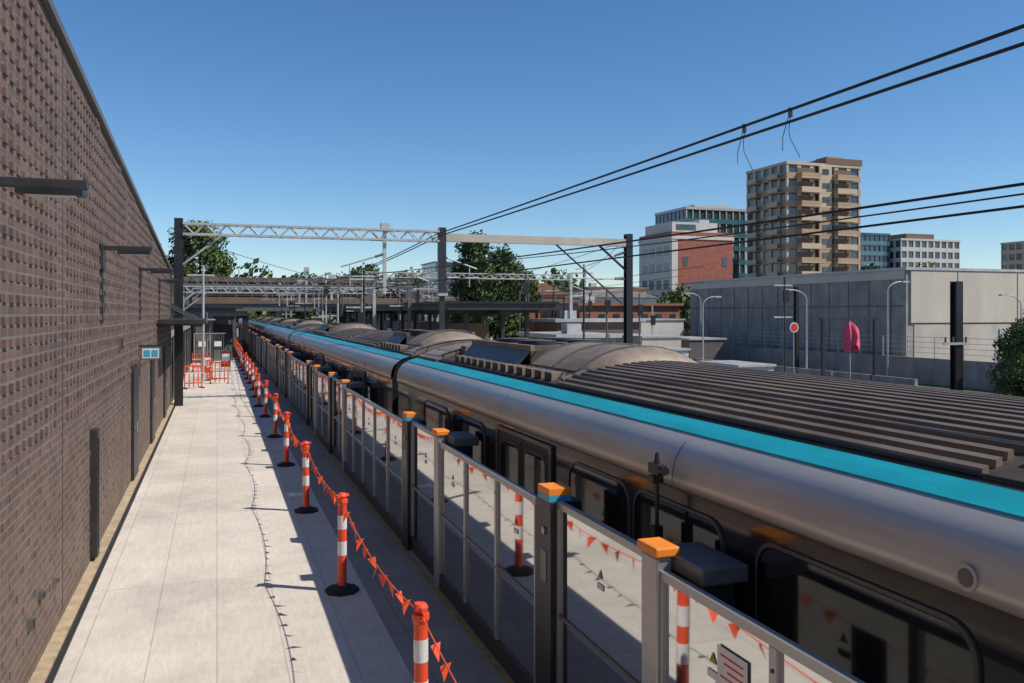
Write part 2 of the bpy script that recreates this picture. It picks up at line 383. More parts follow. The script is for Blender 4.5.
mb=MB(); mb.box(GX-.012,GX-.008,3.52,3.78,1.18,1.50,M_white)
for k in range(7): mb.box(GX-.0135,GX-.012,3.55,3.75-.03*(k%3),1.455-k*.036,1.465-k*.036,M_red)
mb.build('paper_notice')
cy=4.98
mb=MB(); mb.cyl((2.74,cy,1.8),(2.74,cy,2.14),.014,M_black); mb.box(2.71,2.77,cy-.07,cy+.07,2.14,2.21,M_black); mb.cyl((2.74,cy-.07,2.175),(2.74,cy-.11,2.175),.03,M_black); mb.cyl((2.74,cy,2.21),(2.74,cy,2.28),.022,M_black,r2=.012); mb.box(2.70,2.78,cy-.02,cy+.05,2.08,2.13,M_black)
mb.box(2.71,2.77,cy-.03,cy+.03,0,1.8,M_black)
mb.build('cctv_camera',bevel=.006)

# ------------------------------------------------------------------ train
CX=4.32
def sym(p): return p+[(2*CX-x,z) for x,z in reversed(p)]
def arcz(x):
    t=(x-CX)/1.12
    return 2.67-0.22*t*t
train=empty('metro_train')
def rrect(mb, x, y0,y1,z0,z1,r,m, th=None):
    def loop(y0,y1,z0,z1,r):
        pts=[]
        for cy,cz,a0 in ((y1-r,z1-r,0),(y0+r,z1-r,90),(y0+r,z0+r,180),(y1-r,z0+r,270)):
            for k in range(6):
                a=math.radians(a0+k*18); pts.append((x,cy+r*math.cos(a),cz+r*math.sin(a)))
        return pts
    o=loop(y0,y1,z0,z1,r); n=len(o)
    if th is None: mb.add(o,[tuple(range(n))],m)
    else:
        i_=loop(y0+th,y1-th,z0+th,z1-th,max(.01,r-th*.6))
        mb.add(o+i_,[(k,(k+1)%n,n+(k+1)%n,n+k) for k in range(n)],m)
        o2=[(x+.03,p[1],p[2]) for p in o]
        mb.add(o+o2,[(k,(k+1)%n,n+(k+1)%n,n+k) for k in range(n)],m)
def carr(y0,y1,idx):
    mb=MB()
    yS,yE=y0+.25,y1-.25
    for sgn in (0,1):
        fx=(lambda x:x) if sgn==0 else (lambda x:2*CX-x)
        mb.prism([(fx(2.85),-.75),(fx(2.85),.02)],yS,yE,M_train,closed=False)
        mb.prism([(fx(2.86),.02),(fx(2.86),2.05)],yS,yE,M_trainb,closed=False)
        mb.prism([(fx(x),z) for x,z in ((2.86,2.05),(2.835,2.055),(2.838,2.14),(2.855,2.22),(2.89,2.29),(2.94,2.345),(3.01,2.385))],yS,yE,M_train,closed=False,smooth=True)
        mb.prism([(fx(x),z) for x,z in ((3.01,2.385),(3.01,2.395),(3.10,2.425),(3.19,2.45),(3.20,2.437))],yS,yE,M_teal,closed=False)
        mb.prism([(fx(2.832),2.045),(fx(2.832),2.06)],yS,yE,M_black,closed=False)
    xs=[3.20+i*(2*(CX-3.20))/20 for i in range(21)]
    mb.prism([(x,arcz(x)) for x in xs],yS,yE,M_roof,closed=False,smooth=True)
    prof=[(2.86,-.75),(2.86,2.05),(2.94,2.34),(3.2,2.44)]+[(x,arcz(x)-.01) for x in xs[1:-1]]+[(2*CX-3.2,2.44),(2*CX-2.94,2.34),(2*CX-2.86,2.05),(2*CX-2.86,-.75)]
    for ye in (yS+.002,yE-.002): mb.add([(x,ye,z) for x,z in prof],[tuple(range(len(prof)))],M_trainb)
    mb.box(3.0,5.6,yS,yE,-.95,-.76,M_black)
    L_=yE-yS
    k=yS+1.9
    while k<yE-1:
        pr=((2.8335,2.06),(2.8365,2.14),(2.8535,2.22),(2.8885,2.292),(2.939,2.347))
        for (xa,za),(xb,zb_) in zip(pr[:-1],pr[1:]):
            mb.add([(xa,k-.004,za),(xa,k+.004,za),(xb,k+.004,zb_),(xb,k-.004,zb_)],[(0,1,2,3)],M_mid)
        k+=3.6
    secs=[(yS+.9+1.0, yS+L_*.20),(yS+L_*.33,yS+L_*.47),(yS+L_*.50,yS+L_*.715),(yS+L_*.83,yE-1.6)]
    if idx==0: secs=[(y0+1.5,-2.4),(2.9,7.95)]
    if idx==1: secs=[(18.5,22.6),(23.2,27.5)]
    for a,b in secs:
        nr=25
        for i in range(nr):
            x=3.26+i*(2*(CX-3.26))/(nr-1); w=.022
            z=arcz(x)
            sl=-2*.22*(x-CX)/1.12**2
            a_=a+random.uniform(0,.03)
            mb.add([(x-w,a_,z-w*sl-.01),(x+w,a_,z+w*sl-.01),(x+w,b,z+w*sl-.01),(x-w,b,z-w*sl-.01),
                    (x-w*.8,a_,z-w*.75*sl+.036),(x+w*.8,a_,z+w*.75*sl+.036),(x+w*.8,b,z+w*.75*sl+.036),(x-w*.8,b,z-w*.75*sl+.036)],
                   [(4,5,6,7),(0,1,5,4),(1,2,6,5),(2,3,7,6),(3,0,4,7)],M_rib)
        for ye in (b+.01,):
            mb.prism([(x,arcz(x)-.01) for x in xs[1:-1]]+[(x,arcz(x)+.045) for x in xs[-2:0:-1]],ye,ye+.06,M_fair)
        k=a+.6
        while k<b-.4:
            mb.prism([(x,arcz(x)-.01) for x in xs[2:-2]]+[(x,arcz(x)+.012) for x in xs[-3:1:-1]],k,k+.05,M_dark); k+=1.25
    for a,b in ((yS,yS+.75),(yE-1.3,yE)):
        mb.prism([(x,arcz(x)-.02) for x in xs]+[(x,arcz(x)+.035) for x in xs[::-1]],a,b,M_fair,smooth=False)
        mb.prism([(x,arcz(x)+.03) for x in xs[1:-1]]+[(x,arcz(x)+.06) for x in xs[-2:0:-1]],a+.1,a+.16,M_dark)
    R=random.Random(idx+40)
    plain=[(12.3,12.7)] if idx==0 else [(yS+L_*.475,yS+L_*.495)] if idx!=1 else [(31.7,34.5),(22.7,23.1)]
    for a,b in plain:
        for q in range(5):
            xx=R.uniform(3.4,4.5); yy=R.uniform(a,b); mb.box(xx,xx+R.uniform(.1,.3),yy,yy+R.uniform(.1,.35),arcz(xx)-.03,arcz(xx)+R.uniform(.05,.11),R.choice([M_dark,M_mid,M_fair]))
    mb.tube([(3.235,yS+.4,2.475),(3.235,yE-.4,2.475)],.010,M_dark,6)
    mb.cyl((4.1,yS+L_*.93,2.66),(4.1,yS+L_*.93,2.86),.03,M_black,8,r2=.012)
    pods=[(yS+L_*.21,yS+L_*.32),(yS+L_*.73,yS+L_*.82)]
    if idx==0: pods=[(-2.2,2.7),(8.15,12.2)]
    if idx==1: pods=[(15.9,18.2),(27.9,31.5)]
    for a,b in pods:
        hx=[3.58+i*(1.48)/16 for i in range(17)]
        def hz(x):
            u=(x-CX)/.74
            return arcz(x)+.015+.15*(1-abs(u)**2.6)
        prof=[(hx[0],arcz(hx[0])-.02)]+[(x,hz(x)) for x in hx]+[(hx[-1],arcz(hx[-1])-.02)]
        hb=a+min(1.5,(b-a)*.4)
        mb.prism(prof,a,hb,M_fair,smooth=False)
        for q in (a+.04,(a+hb)/2,hb-.06): mb.prism([(x,z+.004) for x,z in prof[1:-1]]+[(x,z+.016) for x,z in prof[-2:0:-1]],q,q+.025,M_mid)
        n_=len(prof); v0=[(x,a,z) for x,z in prof]; v1=[(CX+(x-CX)*.92,a-.30,arcz(CX+(x-CX)*.92)+.005+max(0,z-arcz(x))*.1) for x,z in prof]
        mb.add(v0+v1,[(i,i+1,n_+i+1,n_+i) for i in range(n_-1)]+[tuple(range(n_,2*n_))],M_fair,True)
        # louvred equipment tray, slightly raised, with sloped slatted flanks
        mb.box(3.60,5.04,hb+.03,b,2.60,2.74,M_roof)
        for s_ in (-1,1):
            xo,xi=CX+s_*.92,CX+s_*.72
            mb.add([(xo,hb+.03,arcz(xo)),(xo,b,arcz(xo)),(xi,b,2.735),(xi,hb+.03,2.735)],[(0,1,2,3)],M_mid)
        k=hb+.12
        while k<b-.1:
            mb.box(3.66,4.28,k,k+.05,2.74,2.79,M_rib); mb.box(4.36,4.98,k,k+.05,2.74,2.79,M_rib); k+=.14
        mb.box(3.60,3.66,hb+.03,b,2.74,2.805,M_fair); mb.box(4.28,4.36,hb+.03,b,2.74,2.805,M_fair); mb.box(4.98,5.04,hb+.03,b,2.74,2.805,M_fair)
        yc=(hb+b)/2
        for fx_ in (3.97,4.67):
            for dy_ in (-.5,.4):
                mb.cyl((fx_,yc+dy_,2.74),(fx_,yc+dy_,2.84),.26,M_dark,20); mb.cyl((fx_,yc+dy_,2.84),(fx_,yc+dy_,2.845),.20,M_mid,20)
        for k2 in range(int((b-a)/.30)):
            yy=a+.1+k2*.30
            mb.box(3.30,3.46,yy,yy+.2,arcz(3.30)-.02,arcz(3.42)+.05,M_fair)
            mb.box(3.292,3.30,yy+.02,yy+.18,arcz(3.30),arcz(3.42)+.035,M_black)
    pitch=L_/3
    for d in range(3):
        dc = yS+pitch*(d+.5)
        if idx==0: dc=[-3.9,1.35,7.9][d]
        for sgn in (0,1):
            X=2.852 if sgn==0 else 2*CX-2.852
            o=-1 if sgn==0 else 1
            mb.box(min(X,X+o*.02),max(X,X+o*.02),dc-.80,dc-.74,.02,2.0,M_frame); mb.box(min(X,X+o*.02),max(X,X+o*.02),dc+.74,dc+.80,.02,2.0,M_frame)
            mb.box(min(X,X+o*.02),max(X,X+o*.02),dc-.74,dc+.74,1.96,2.0,M_frame)
            mb.box(min(X,X+o*.01),max(X,X+o*.01),dc-.72,dc-.01,.04,1.95,M_dark)
            mb.box(min(X,X+o*.01),max(X,X+o*.01),dc+.01,dc+.72,.04,1.95,M_dark)
            for e in (-.365,.365):
                rrect(mb,X+o*.014,dc+e-.27,dc+e+.27,.45,1.86,.09,G_win)
                rrect(mb,X+o*.016,dc+e-.29,dc+e+.29,.43,1.88,.1,M_frame,th=.018)
    wins=[]
    if idx==0: wins=[(2.6,4.02),(4.4,5.5),(5.62,6.7),(9.2,10.5),(10.8,12.1),(-.9,.2),(-2.6,-1.2)]
    else:
        for d in range(3):
            dc=yS+pitch*(d+.5)
            for s_ in (-1,1): wins.append(tuple(sorted((dc+s_*1.15,dc+s_*2.35))))
            if d<2: wins.append((dc+2.5,dc+3.4))
    for w in wins:
        for sgn in (0,1):
            X=2.857 if sgn==0 else 2*CX-2.857; o=-1 if sgn==0 else 1
            rrect(mb,X+o*.004,w[0],w[1],.80,1.92,.14,G_win)
            rrect(mb,X+o*.012,w[0]-.03,w[1]+.03,.77,1.95,.16,M_frame,th=.022)
    for yy in (y0+3.0, 2.62 if idx==0 else y0+12):
        mb.cyl((2.845,yy,2.14),(2.831,yy,2.14),.055,M_steel,16); mb.cyl((2.833,yy,2.14),(2.829,yy,2.14),.038,M_frame,12)
    ob=mb.build('car_body'); child(ob,train)
y=-8.0
for i in range(6):
    carr(y,y+22.3,i)
    m2=MB(); yy=y+22.3
    for k in range(5):
        m2.prism(sym([(3.15,-.6),(3.15,2.0),(3.4,2.35),(4.0,2.45)]),yy-.24+k*.1,yy-.19+k*.1,M_rubber)
        m2.prism(sym([(3.2,-.6),(3.2,1.96),(3.45,2.3),(4.0,2.4)]),yy-.19+k*.1,yy-.14+k*.1,M_black)
    child(m2.build('gangway_bellows'),train)
    m3=MB()
    for by in (y+2.6,y+5.0,y+17.3,y+19.7):
        for xx in (3.6,5.04): m3.cyl((xx-.06,by,-.62+.0),(xx+.06,by,-.62),.42,M_dark,20)
        m3.box(3.4,5.24,by-.1,by+.1,-.66,-.58,M_black)
    child(m3.build('bogie_wheels'),train)
    y+=22.3

mb=MB()
for cx in (4.32,8.7,19.6,23.6):
    for xx in (cx-.72,cx+.72): mb.box(xx-.035,xx+.035,-30,300,-1.07,-1.04+.0,M_steel)
    k=-10
    while k<130: mb.box(cx-1.25,cx+1.25,k,k+.24,-1.096,-1.07,M_conc); k+=.7
mb.build('railway_track')
mb=MB(); mb.box(11,17,30,140,-1.096,0,M_concl); mb.build('island_platform')
mb=MB(); mb.box(10.6,16.2,40,94,3.35,3.66,M_dark); mb.box(10.4,16.4,39.9,94.2,3.66,3.78,M_black); mb.box(13.4,14.2,40.5,93.5,3.1,3.35,M_black)
for k in range(13):
    yy=42+k*4
    mb.box(12.0,12.2,yy-.1,yy+.1,0,3.35,M_dark); mb.box(15.3,15.5,yy-.1,yy+.1,0,3.35,M_dark); mb.box(10.8,16.1,yy-.08,yy+.08,3.2,3.35,M_black)
mb.box(12.7,15.2,48,56,0,2.6,M_brownp); mb.box(12.7,15.2,62,70,0,2.6,M_conc)
mb.build('platform_canopy')
mb=MB(); mb.box(17.8,18.6,44,90,-1.1,0,M_concl); mb.box(25.5,29,66,92,-1.096,0,M_concl); mb.box(25.4,29.2,66,92,3.5,3.8,M_dark)
for k in range(7): mb.box(26.9,27.1,67+k*4,67.2+k*4,0,3.5,M_dark)
mb.build('outer_platform_canopy')

# ------------------------------------------------------------------ gantries
def truss(mb,x0,x1,y,z,h,m,step=1.0,d=.35,r=.035):
    for yy in (y-d/2,y+d/2):
        mb.box(x0,x1,yy-r,yy+r,z-r,z+r,m); mb.box(x0,x1,yy-r,yy+r,z+h-r,z+h+r,m)
        n=int((x1-x0)/step)
        for i in range(n):
            a=x0+i*step; b=a+step
            mb.cyl((a,yy,z if i%2 else z+h),(b,yy,z+h if i%2 else z),r*.7,m,5,caps=False)
    n=int((x1-x0)/step)
    for i in range(n+1): mb.box(x0+i*step-.02,x0+i*step+.02,y-d/2,y+d/2,z+h-.02,z+h+.02,m)
def insul(mb,p0,p1,n=5):
    p0=Vector(p0);p1=Vector(p1)
    mb.cyl(p0,p1,.02,M_dark,6)
    for i in range(n):
        c=p0.lerp(p1,.2+.6*i/(n-1)); dd=(p1-p0).normalized()*.012; mb.cyl(c-dd,c+dd,.06,M_brownp,8)
def cantilever(mb,x,y,ztop_,reach,zarm):
    mb.cyl((x,y,ztop_),(x+reach,y,zarm+.35),.03,M_galv,6); mb.cyl((x,y,zarm),(x+reach*1.05,y,zarm),.03,M_galv,6)
    insul(mb,(x,y,zarm),(x+reach*.25,y,zarm)); insul(mb,(x,y,ztop_),(x+reach*.25,y,ztop_+(zarm+.35-ztop_)*.25))
    mb.cyl((x+reach*.8,y,zarm-.35),(x+reach*.8,y,zarm+.4),.02,M_galv,6)
def gantry(y,xl,xm,xr,zt,name='catenary_gantry',thin=1.0,mm=None,bm_=None):
    mb=MB(); w=.14*thin
    def mast(x,zb,zt2,m):
        mb.box(x-w,x+w,y-w,y-w+.03,zb,zt2,m); mb.box(x-w,x+w,y+w-.03,y+w,zb,zt2,m); mb.box(x-.03,x+.03,y-w+.03,y+w-.03,zb,zt2,m)
        mb.box(x-w-.05,x+w+.05,y-w-.05,y+w+.05,zb-.05,zb+.05,M_galv)
    mast(xl,-1.1,zt+.12,mm or M_black); mast(xr,-1.1,zt+.1,mm or M_black)
    if xm: mast(xm,3.9,zt+.1,M_dark) ; mb.box(xm-.09,xm+.09,y-.09,y+.09,-1.1,3.9,M_dark)
    xe = xm or xr
    truss(mb,xl+w,xe-w,y,zt-.42,.36,bm_ or M_galv,step=.36,r=.035)
    if xm: mb.box(xm+w,xr-w,y-.12,y+.12,zt-.42,zt-.12,M_concl)
    mb.cyl((xl+.1,y,zt-1.5),(xl+1.4,y,zt-.45),.04,M_galv,6); mb.cyl((xr-.1,y,zt-1.4),(xr-1.3,y,zt-.42),.05,M_dark,6)
    for xd,rc in ((5.9,-1.6),(xe-.1,1.5)):
        mb.box(xd-.06,xd+.06,y-.06,y+.06,3.9,zt+.1,M_galv)
        cantilever(mb,xd,y+.02,5.4,rc,4.55)
    mb.box(5.75,6.1,y-.1,y+.1,zt-.1,zt+.2,M_galv)
    if xm: 
        cantilever(mb,xr-.15,y,5.7,-2.2,4.6)
        mb.cyl((xr-3.2,y,zt-.42),(xr-.3,y,3.6),.035,M_dark,6)
    return mb.build(name)
gantry(31.5,-1.25,8.1,16.0,6.35)
gantry(47,-2.0,None,10.2,5.1,thin=.7,mm=M_mid,bm_=M_mid)
gantry(56,-2.0,None,9.8,4.9,thin=.7,mm=M_galv,bm_=M_galv)
gantry(61,9.9,None,26,6.2,thin=.8,mm=M_galv,bm_=M_galv)
gantry(66,-2.4,None,18.5,5.6,thin=.8,bm_=M_mid)
gantry(78,-2.4,None,10.4,5.3,thin=.8,mm=M_mid,bm_=M_mid)
gantry(88,-2.4,None,20,6.0,thin=1.0)
mb=MB(); R=random.Random(11)
for i in range(48):
    yy=R.uniform(38,94); xx=R.choice([-.6,6.3,6.6,9.9,10.2,17.6,18.2,21.5,25.5,29.8]) ; zt=R.uniform(3.2,5.8)
    mb.cyl((xx,yy,-1.1),(xx,yy,zt),.055,R.choice([M_galv,M_dark,M_mid]),8)
    if R.random()<.6: mb.box(xx-.7,xx+.5,yy-.04,yy+.04,zt-.5,zt-.42,M_galv)
    if R.random()<.4: mb.box(xx-.16,xx+.16,yy-.2,yy-.06,zt-1.4,zt-.7,M_black)
mb.build('trackside_pole_group')
def mast(x,y,zt,w=.17,arm=True):
    mb=MB()
    mb.box(x-w,x+w,y-w,y-w+.03,-1.1,zt,M_black); mb.box(x-w,x+w,y+w-.03,y+w,-1.1,zt,M_black); mb.box(x-.03,x+.03,y-w+.03,y+w-.03,-1.1,zt,M_black)
    if arm: 
        mb.box(x-.9,x+.35,y-.24,y-.18,1.9,2.0,M_galv)
        for q in (-.8,-.4,.28): mb.cyl((x+q,y-.21,2.0),(x+q,y-.21,2.22),.04,M_brownp,8)
    return mb.build('catenary_mast')
mast(28.7,27,4.5); mast(22.3,44,4.3,arm=False); mast(35.4,45.9,4.9,.12,arm=False)
mb=MB(); 
for xx in (30.2,33.6): mb.box(xx-.08,xx+.08,36.9,37.06,-1.1,2.95,M_dark)
mb.box(30.0,33.8,36.92,37.04,2.8,2.95,M_dark); mb.build('trackside_portal_frame')
# ------------------------------------------------------------------ wires
def wire(segs,r=.015,mat_=M_wire,mb=None):
    mb=mb or MB()
    for a,b,sag in segs:
        a=Vector(a);b=Vector(b); n_=24
        mb.tube([a.lerp(b,t/n_)-Vector((0,0,sag*4*(t/n_)*(1-t/n_))) for t in range(n_+1)],r,mat_,6)
    return mb
mb=wire([((7.9,-22,6.36),(7.9,31.5,6.2),.10),((7.9,31.5,6.2),(8.1,88,6.1),.5)],.022)
wire([((7.9,-22,6.16),(8.0,31.5,6.14),.14),((8.0,31.5,6.14),(8.2,88,6.05),.5)],.022,mb=mb)
for Y in (10.4,11.55):
    mb.tube([(7.92,Y,6.12),(7.98,Y+.12,5.9),(7.93,Y+.02,5.75),(7.96,Y-.16,5.45)],.006,M_wire,5)
    mb.tube([(7.92,Y+.03,6.12),(7.93,Y+.2,5.8),(7.9,Y+.16,5.6)],.006,M_wire,5)
    mb.box(7.89,7.94,Y-.02,Y+.02,6.06,6.2,M_black)
mb.build('feeder_wires')
mb=wire([((4.75,-22,3.98),(4.4,31.5,4.55),.28),((4.4,31.5,4.55),(4.4,88,4.5),.2)],.010)
wire([((4.75,-22,3.74),(4.4,31.5,3.95),.0),((4.4,31.5,3.95),(4.4,88,3.9),.0)],.009,mb=mb)
mb.build('overhead_contact_wires')
mb=wire([((8.7,-22,5.0),(8.7,31.5,5.1),.5),((8.7,31.5,5.1),(8.7,88,5.0),.5),((8.7,31.5,4.4),(8.7,88,4.3),0),((19.6,31.5,5.2),(19.6,88,5.1),.3),((16,31.5,6.2),(25,88,6.2),.3),((19.6,31.5,4.5),(19.6,88,4.5),0),
         ((-1.2,31.5,6.3),(-2.2,88,5.9),.5),((16,31.5,6.35),(26,61,6.2),.4),((23.6,40,5.2),(23.6,90,5.1),.4),((23.6,40,4.5),(23.6,90,4.5),0),((8.1,31.5,5.6),(18.5,66,5.6),.3),((-1.2,31.5,5.9),(10,56,4.9),.3)],.012)
for k in range(12):
    yy=33+k*4.6; mb.cyl((8.7,yy,4.38),(8.7,yy,4.75),.008,M_wire,4); mb.cyl((4.4,yy,3.93),(4.4,yy,4.4),.008,M_wire,4)
mb.build('adjacent_track_wires')

# ------------------------------------------------------------------ overbridge
mb=MB()
mb.box(-30,45,96,104,3.4,4.3,M_mid)
mb.box(-30,45,95.8,96,4.2,4.9,M_brownp)
for x in (-9,1.6,7,18,28): mb.box(x-.4,x+.4,97,103,-1.1,3.4,M_mid)
k=-30
while k<45: mb.box(k-.05,k+.05,95.8,95.88,4.9,6.3,M_mid); k+=1.6
for z in (5.1,5.4,5.7,6.0,6.3): mb.box(-30,45,95.83,95.86,z-.02,z+.02,M_mid)
mb.box(-26,18,98,103,6.6,6.95,M_brownp); mb.box(-26,18,102.4,102.6,4.3,6.6,M_brownp)
k=-25
while k<18: mb.box(k-.1,k+.1,98.2,98.4,4.3,6.6,M_dark); k+=3
mb.build('covered_footbridge')
mb=MB(); mb.box(-12,1.5,76,82,-1.1,3.6,M_mid); mb.box(-12.5,2.1,75.5,82.5,3.6,3.85,M_dark)
for k in range(5): mb.box(-10.5+k*2.4,-8.7+k*2.4,75.9,76,.1,2.6,M_black)
mb.build('station_concourse')
mb=MB(); mb.box(-1.4,2.2,60,75,3.0,3.2,M_dark)
for yy in (61,66,71): mb.box(1.9,2.05,yy,yy+.15,0,3,M_dark)
mb.build('platform_end_canopy')
# stair and lift at the platform end
mb=MB()
mb.box(-1.45,-.25,58,60,0,3.0,M_dark); mb.box(-1.3,-.4,57.95,58,.1,2.3,M_mid); mb.box(-.88,-.84,57.93,57.95,.1,2.3,M_black)
for k in range(14): mb.box(-.2,1.0,60+k*.3,60.3+k*.3,.0,.17*(k+1),M_mid)
for xx in (-.2,1.0):
    mb.cyl((xx,60,1.0),(xx,64.2,3.3),.03,M_black,6); mb.cyl((xx,60,.6),(xx,64.2,2.9),.02,M_black,6)
    for k in range(5): mb.cyl((xx,60+k,.17*k*3.3),(xx,60+k,1.0+.55*k),.02,M_black,6)
mb.build('stair_and_lift')

# ------------------------------------------------------------------ barriers
M_barr = mat('faded_orange_plastic',(0.62,0.10,0.045),.6,var=.2,grime=.3,gscale=5)
def barrier(x,y,rot,m=None):
    m=m or M_barr
    mb=MB()
    for z in (.2,.62,.92): mb.box(-.4,.4,-.02,.02,z,z+.06,m)
    mb.box(-.4,.4,-.025,-.02,.635,.665,M_refl)
    for xx in (-.4,-.2,0,.2,.36): mb.box(xx,xx+.04,-.018,.018,.05,.95,m)
    for xx in (-.4,.36): mb.box(xx,xx+.04,-.22,.22,0,.05,M_rubber)
    o=mb.build('plastic_safety_barrier'); o.location=(x,y,0); o.rotation_euler=(0,0,rot); return o
barrier(-.95,38.5,.5); barrier(.1,40.8,-.1); barrier(-.35,43,1.2); barrier(-.9,50,.1)
mb=MB()
for k in range(2):
    x=-1.3+k*.9
    mb.box(x,x+.04,54,54.04,0,2,M_galv); mb.box(x,x+.9,54,54.04,1.96,2,M_galv); mb.box(x,x+.9,54,54.04,.05,.1,M_galv); mb.box(x+.25,x+.65,54.0,54.01,1.2,1.5,M_white)
    for q in range(8): mb.box(x+q*.11,x+q*.11+.012,54.01,54.03,.1,1.96,M_galv)
mb.build('temporary_fence')
def sign(x,y):
    mb=MB(); mb.box(-.25,.25,-.01,.01,.25,1.1,M_red); mb.box(-.21,.21,-.014,-.01,.6,1.0,M_white)
    for xx in (-.25,.22): mb.box(xx,xx+.03,-.02,.02,0,1.1,M_dark); mb.cyl((xx+.015,0,1.0),(xx+.015,.4,0),.015,M_dark,5)
    o=mb.build('safety_sign'); o.location=(x,y,0); return o
sign(-.5,44.5); sign(.45,49)

# ------------------------------------------------------------------ warehouse
mb=MB()
mb.box(40,70,41.4,66.6,-1.1,5.85,M_conc)
mb.box(39.85,70.2,41.25,66.8,5.85,6.02,M_galv)
mb.box(40.3,72,41.30,41.4,2.6,5.82,M_beige)
mb.box(40.6,72,41.36,41.4,-1.0,2.5,M_concl)
for k in range(13): mb.box(39.97,40,42.6+k*1.9,42.66+k*1.9,-1.1,5.84,M_mid)
mb.box(39.95,40,41.6,66.4,3.6,3.66,M_mid)
mb.box(39.94,40,41.5,66.5,5.3,5.84,M_beige)
for k in range(5): mb.box(44+k*5,44.04+k*5,41.27,41.30,2.6,5.8,M_conc)
mb.box(47.5,51.5,41.3,41.36,-1.0,2.2,M_galv)
mb.build('warehouse_building')
mb=MB(); mb.box(38.7,38.9,20,80,-1.1,.6,M_conc); 
for k in range(30): mb.box(38.78,38.82,20+k*2,20.04+k*2,.6,1.8,M_galv)
for z in (.9,1.2,1.5,1.8): mb.box(38.79,38.81,20,80,z-.012,z+.012,M_galv)
mb.build('boundary_fence')
mb=MB()
for k in range(9):
    y=34+k*3.1
    v=[(33.2,-1.02),(33.8,-1.02),(33.65,-.7),(33.57,-.15),(33.43,-.15),(33.35,-.7)]
    mb.prism(v,y,y+3.0,M_conc)
mb.build('concrete_road_barrier')

def facade(mb,x0,x1,y0,y1,z0,z1,n,nx,ny,mw,mg,sp=.4,pier=.35,mw2=None,side=None):
    side=side or mw
    mb.box(x0+.25,x1-.25,y0+.25,y1-.25,z0,z1,mg)
    h=(z1-z0)/n
    for i in range(n):
        z=z0+i*h
        mb.box(x0,x1,y0,y1,z,z+h*sp,mw)
        if side is not mw: mb.box(x0-.03,x0,y0,y1,z,z+h*sp,side)
    mb.box(x0-.1,x1+.1,y0-.1,y1+.1,z1,z1+.6,mw2 or mw)
    for i in range(nx+1):
        x=x0+(x1-x0)*i/nx; a=max(x0+.02,x-pier/2*1.0); b=min(x1-.02,x+pier/2)
        mb.box(a,b,y0+.03,y0+.3,z0,z1,mw2 or mw); mb.box(a,b,y1-.3,y1-.03,z0,z1,mw2 or mw)
    for i in range(ny+1):
        y=y0+(y1-y0)*i/ny; a=max(y0+.02,y-pier/2); b=min(y1-.02,y+pier/2)
        mb.box(x0+.03,x0+.3,a,b,z0,z1,side if side is not mw else (mw2 or mw)); mb.box(x1-.3,x1-.03,a,b,z0,z1,mw2 or mw)
mb=MB()
x0,x1,y0,y1=114,133.3,151,165.5; zt=34.8
facade(mb,x0,x1,y0,y1,-1.1,zt,12,6,5,M_tan,M_bglass,sp=.42,pier=1.0,mw2=M_tanl,side=M_tan)
h=(zt+1.1)/12
for i in range(12):
    z=-1.1+i*h
    for xa,xb in ((116.5,121.5),(125.8,130.8)):
        mb.box(xa,xb,149.2,151,z,z+.22,M_tanl); mb.box(xa,xb,149.2,149.3,z+.22,z+1.15,M_tan if i%2 else M_tanl)
        mb.box(xa,xa+.12,149.3,151,z+.22,z+1.15,M_tan)
        mb.box(xa+.3,xb-.3,150.98,151.2,z+.3,z+2.4,M_brownp)
    mb.box(122.0,125.2,150.5,150.98,z+.02,z+h-.02,M_tanl if i>8 else M_tan)
    mb.box(122.8,124.4,150.4,150.52,z+1.2,z+2.3,M_bglass)
    for ya,yb in ((152.5,156),(160.0,163.5)):
        mb.box(112.6,113.97,ya,yb,z,z+.22,M_tan); mb.box(112.6,112.7,ya,yb,z+.22,z+1.15,M_tanl)
mb.box(124,133.6,150.8,164,zt+.6,zt+1.9,M_brownp); mb.box(127,131,154,158,zt+1.9,zt+2.9,M_tan)
mb.build('apartment_tower')
mb=MB()
facade(mb,75.8,88.3,132.4,144.4,-1.1,17.0,6,5,4,M_redbrick,M_bglass,sp=.55,pier=.9,side=M_wrender)
mb.box(77.0,88.0,132.26,132.39,-1,16.3,M_redbrick)
for i in (0,4):
    for q in range(3): mb.box(78+i*2,79.0+i*2,132.2,132.27,2.4+q*4.6,4.0+q*4.6,M_bglass)
mb.box(76.2,85.5,133,143,17.6,19.4,M_wrender); mb.box(77,81,132.95,133,18,19,M_bglass)
mb.box(75.6,88.4,132.1,144.6,16.3,16.9,M_wrender)
mb.box(83,85,135,139,19.4,20.2,M_galv)
mb.box(75.7,76.9,132.2,144.5,-1,16.3,M_wrender)
for i in range(5):
    for q in range(4): mb.box(75.64,75.72,133.4+q*2.7,135.0+q*2.7,1.5+i*3.0,3.1+i*3.0,M_bglass)
mb.build('red_brick_office_block')
mb=MB(); facade(mb,104,120.5,175,190,-1.1,27.6,9,9,8,M_tglass,M_bglass,sp=.35,pier=.25,mw2=M_galv); mb.box(108,118,178,188,28.2,29.2,M_galv); mb.build('glass_office_building')
mb=MB(); facade(mb,186,197,210.4,225,-1.1,27.2,9,6,6,M_tglass,M_bglass,sp=.4,pier=.3,mw2=M_bglass); mb.build('glass_apartment_building')
mb=MB(); facade(mb,198.5,222,207.5,224,-1.1,25.6,8,9,6,M_wrender,M_bglass,sp=.38,pier=.7); mb.box(203,214,210,220,26.2,28,M_brownp); mb.build('white_apartment_building')
mb=MB(); facade(mb,242,262,194,210,-1.1,25.5,8,7,6,M_tanl,M_bglass,sp=.4,pier=.7); mb.build('cream_apartment_building')
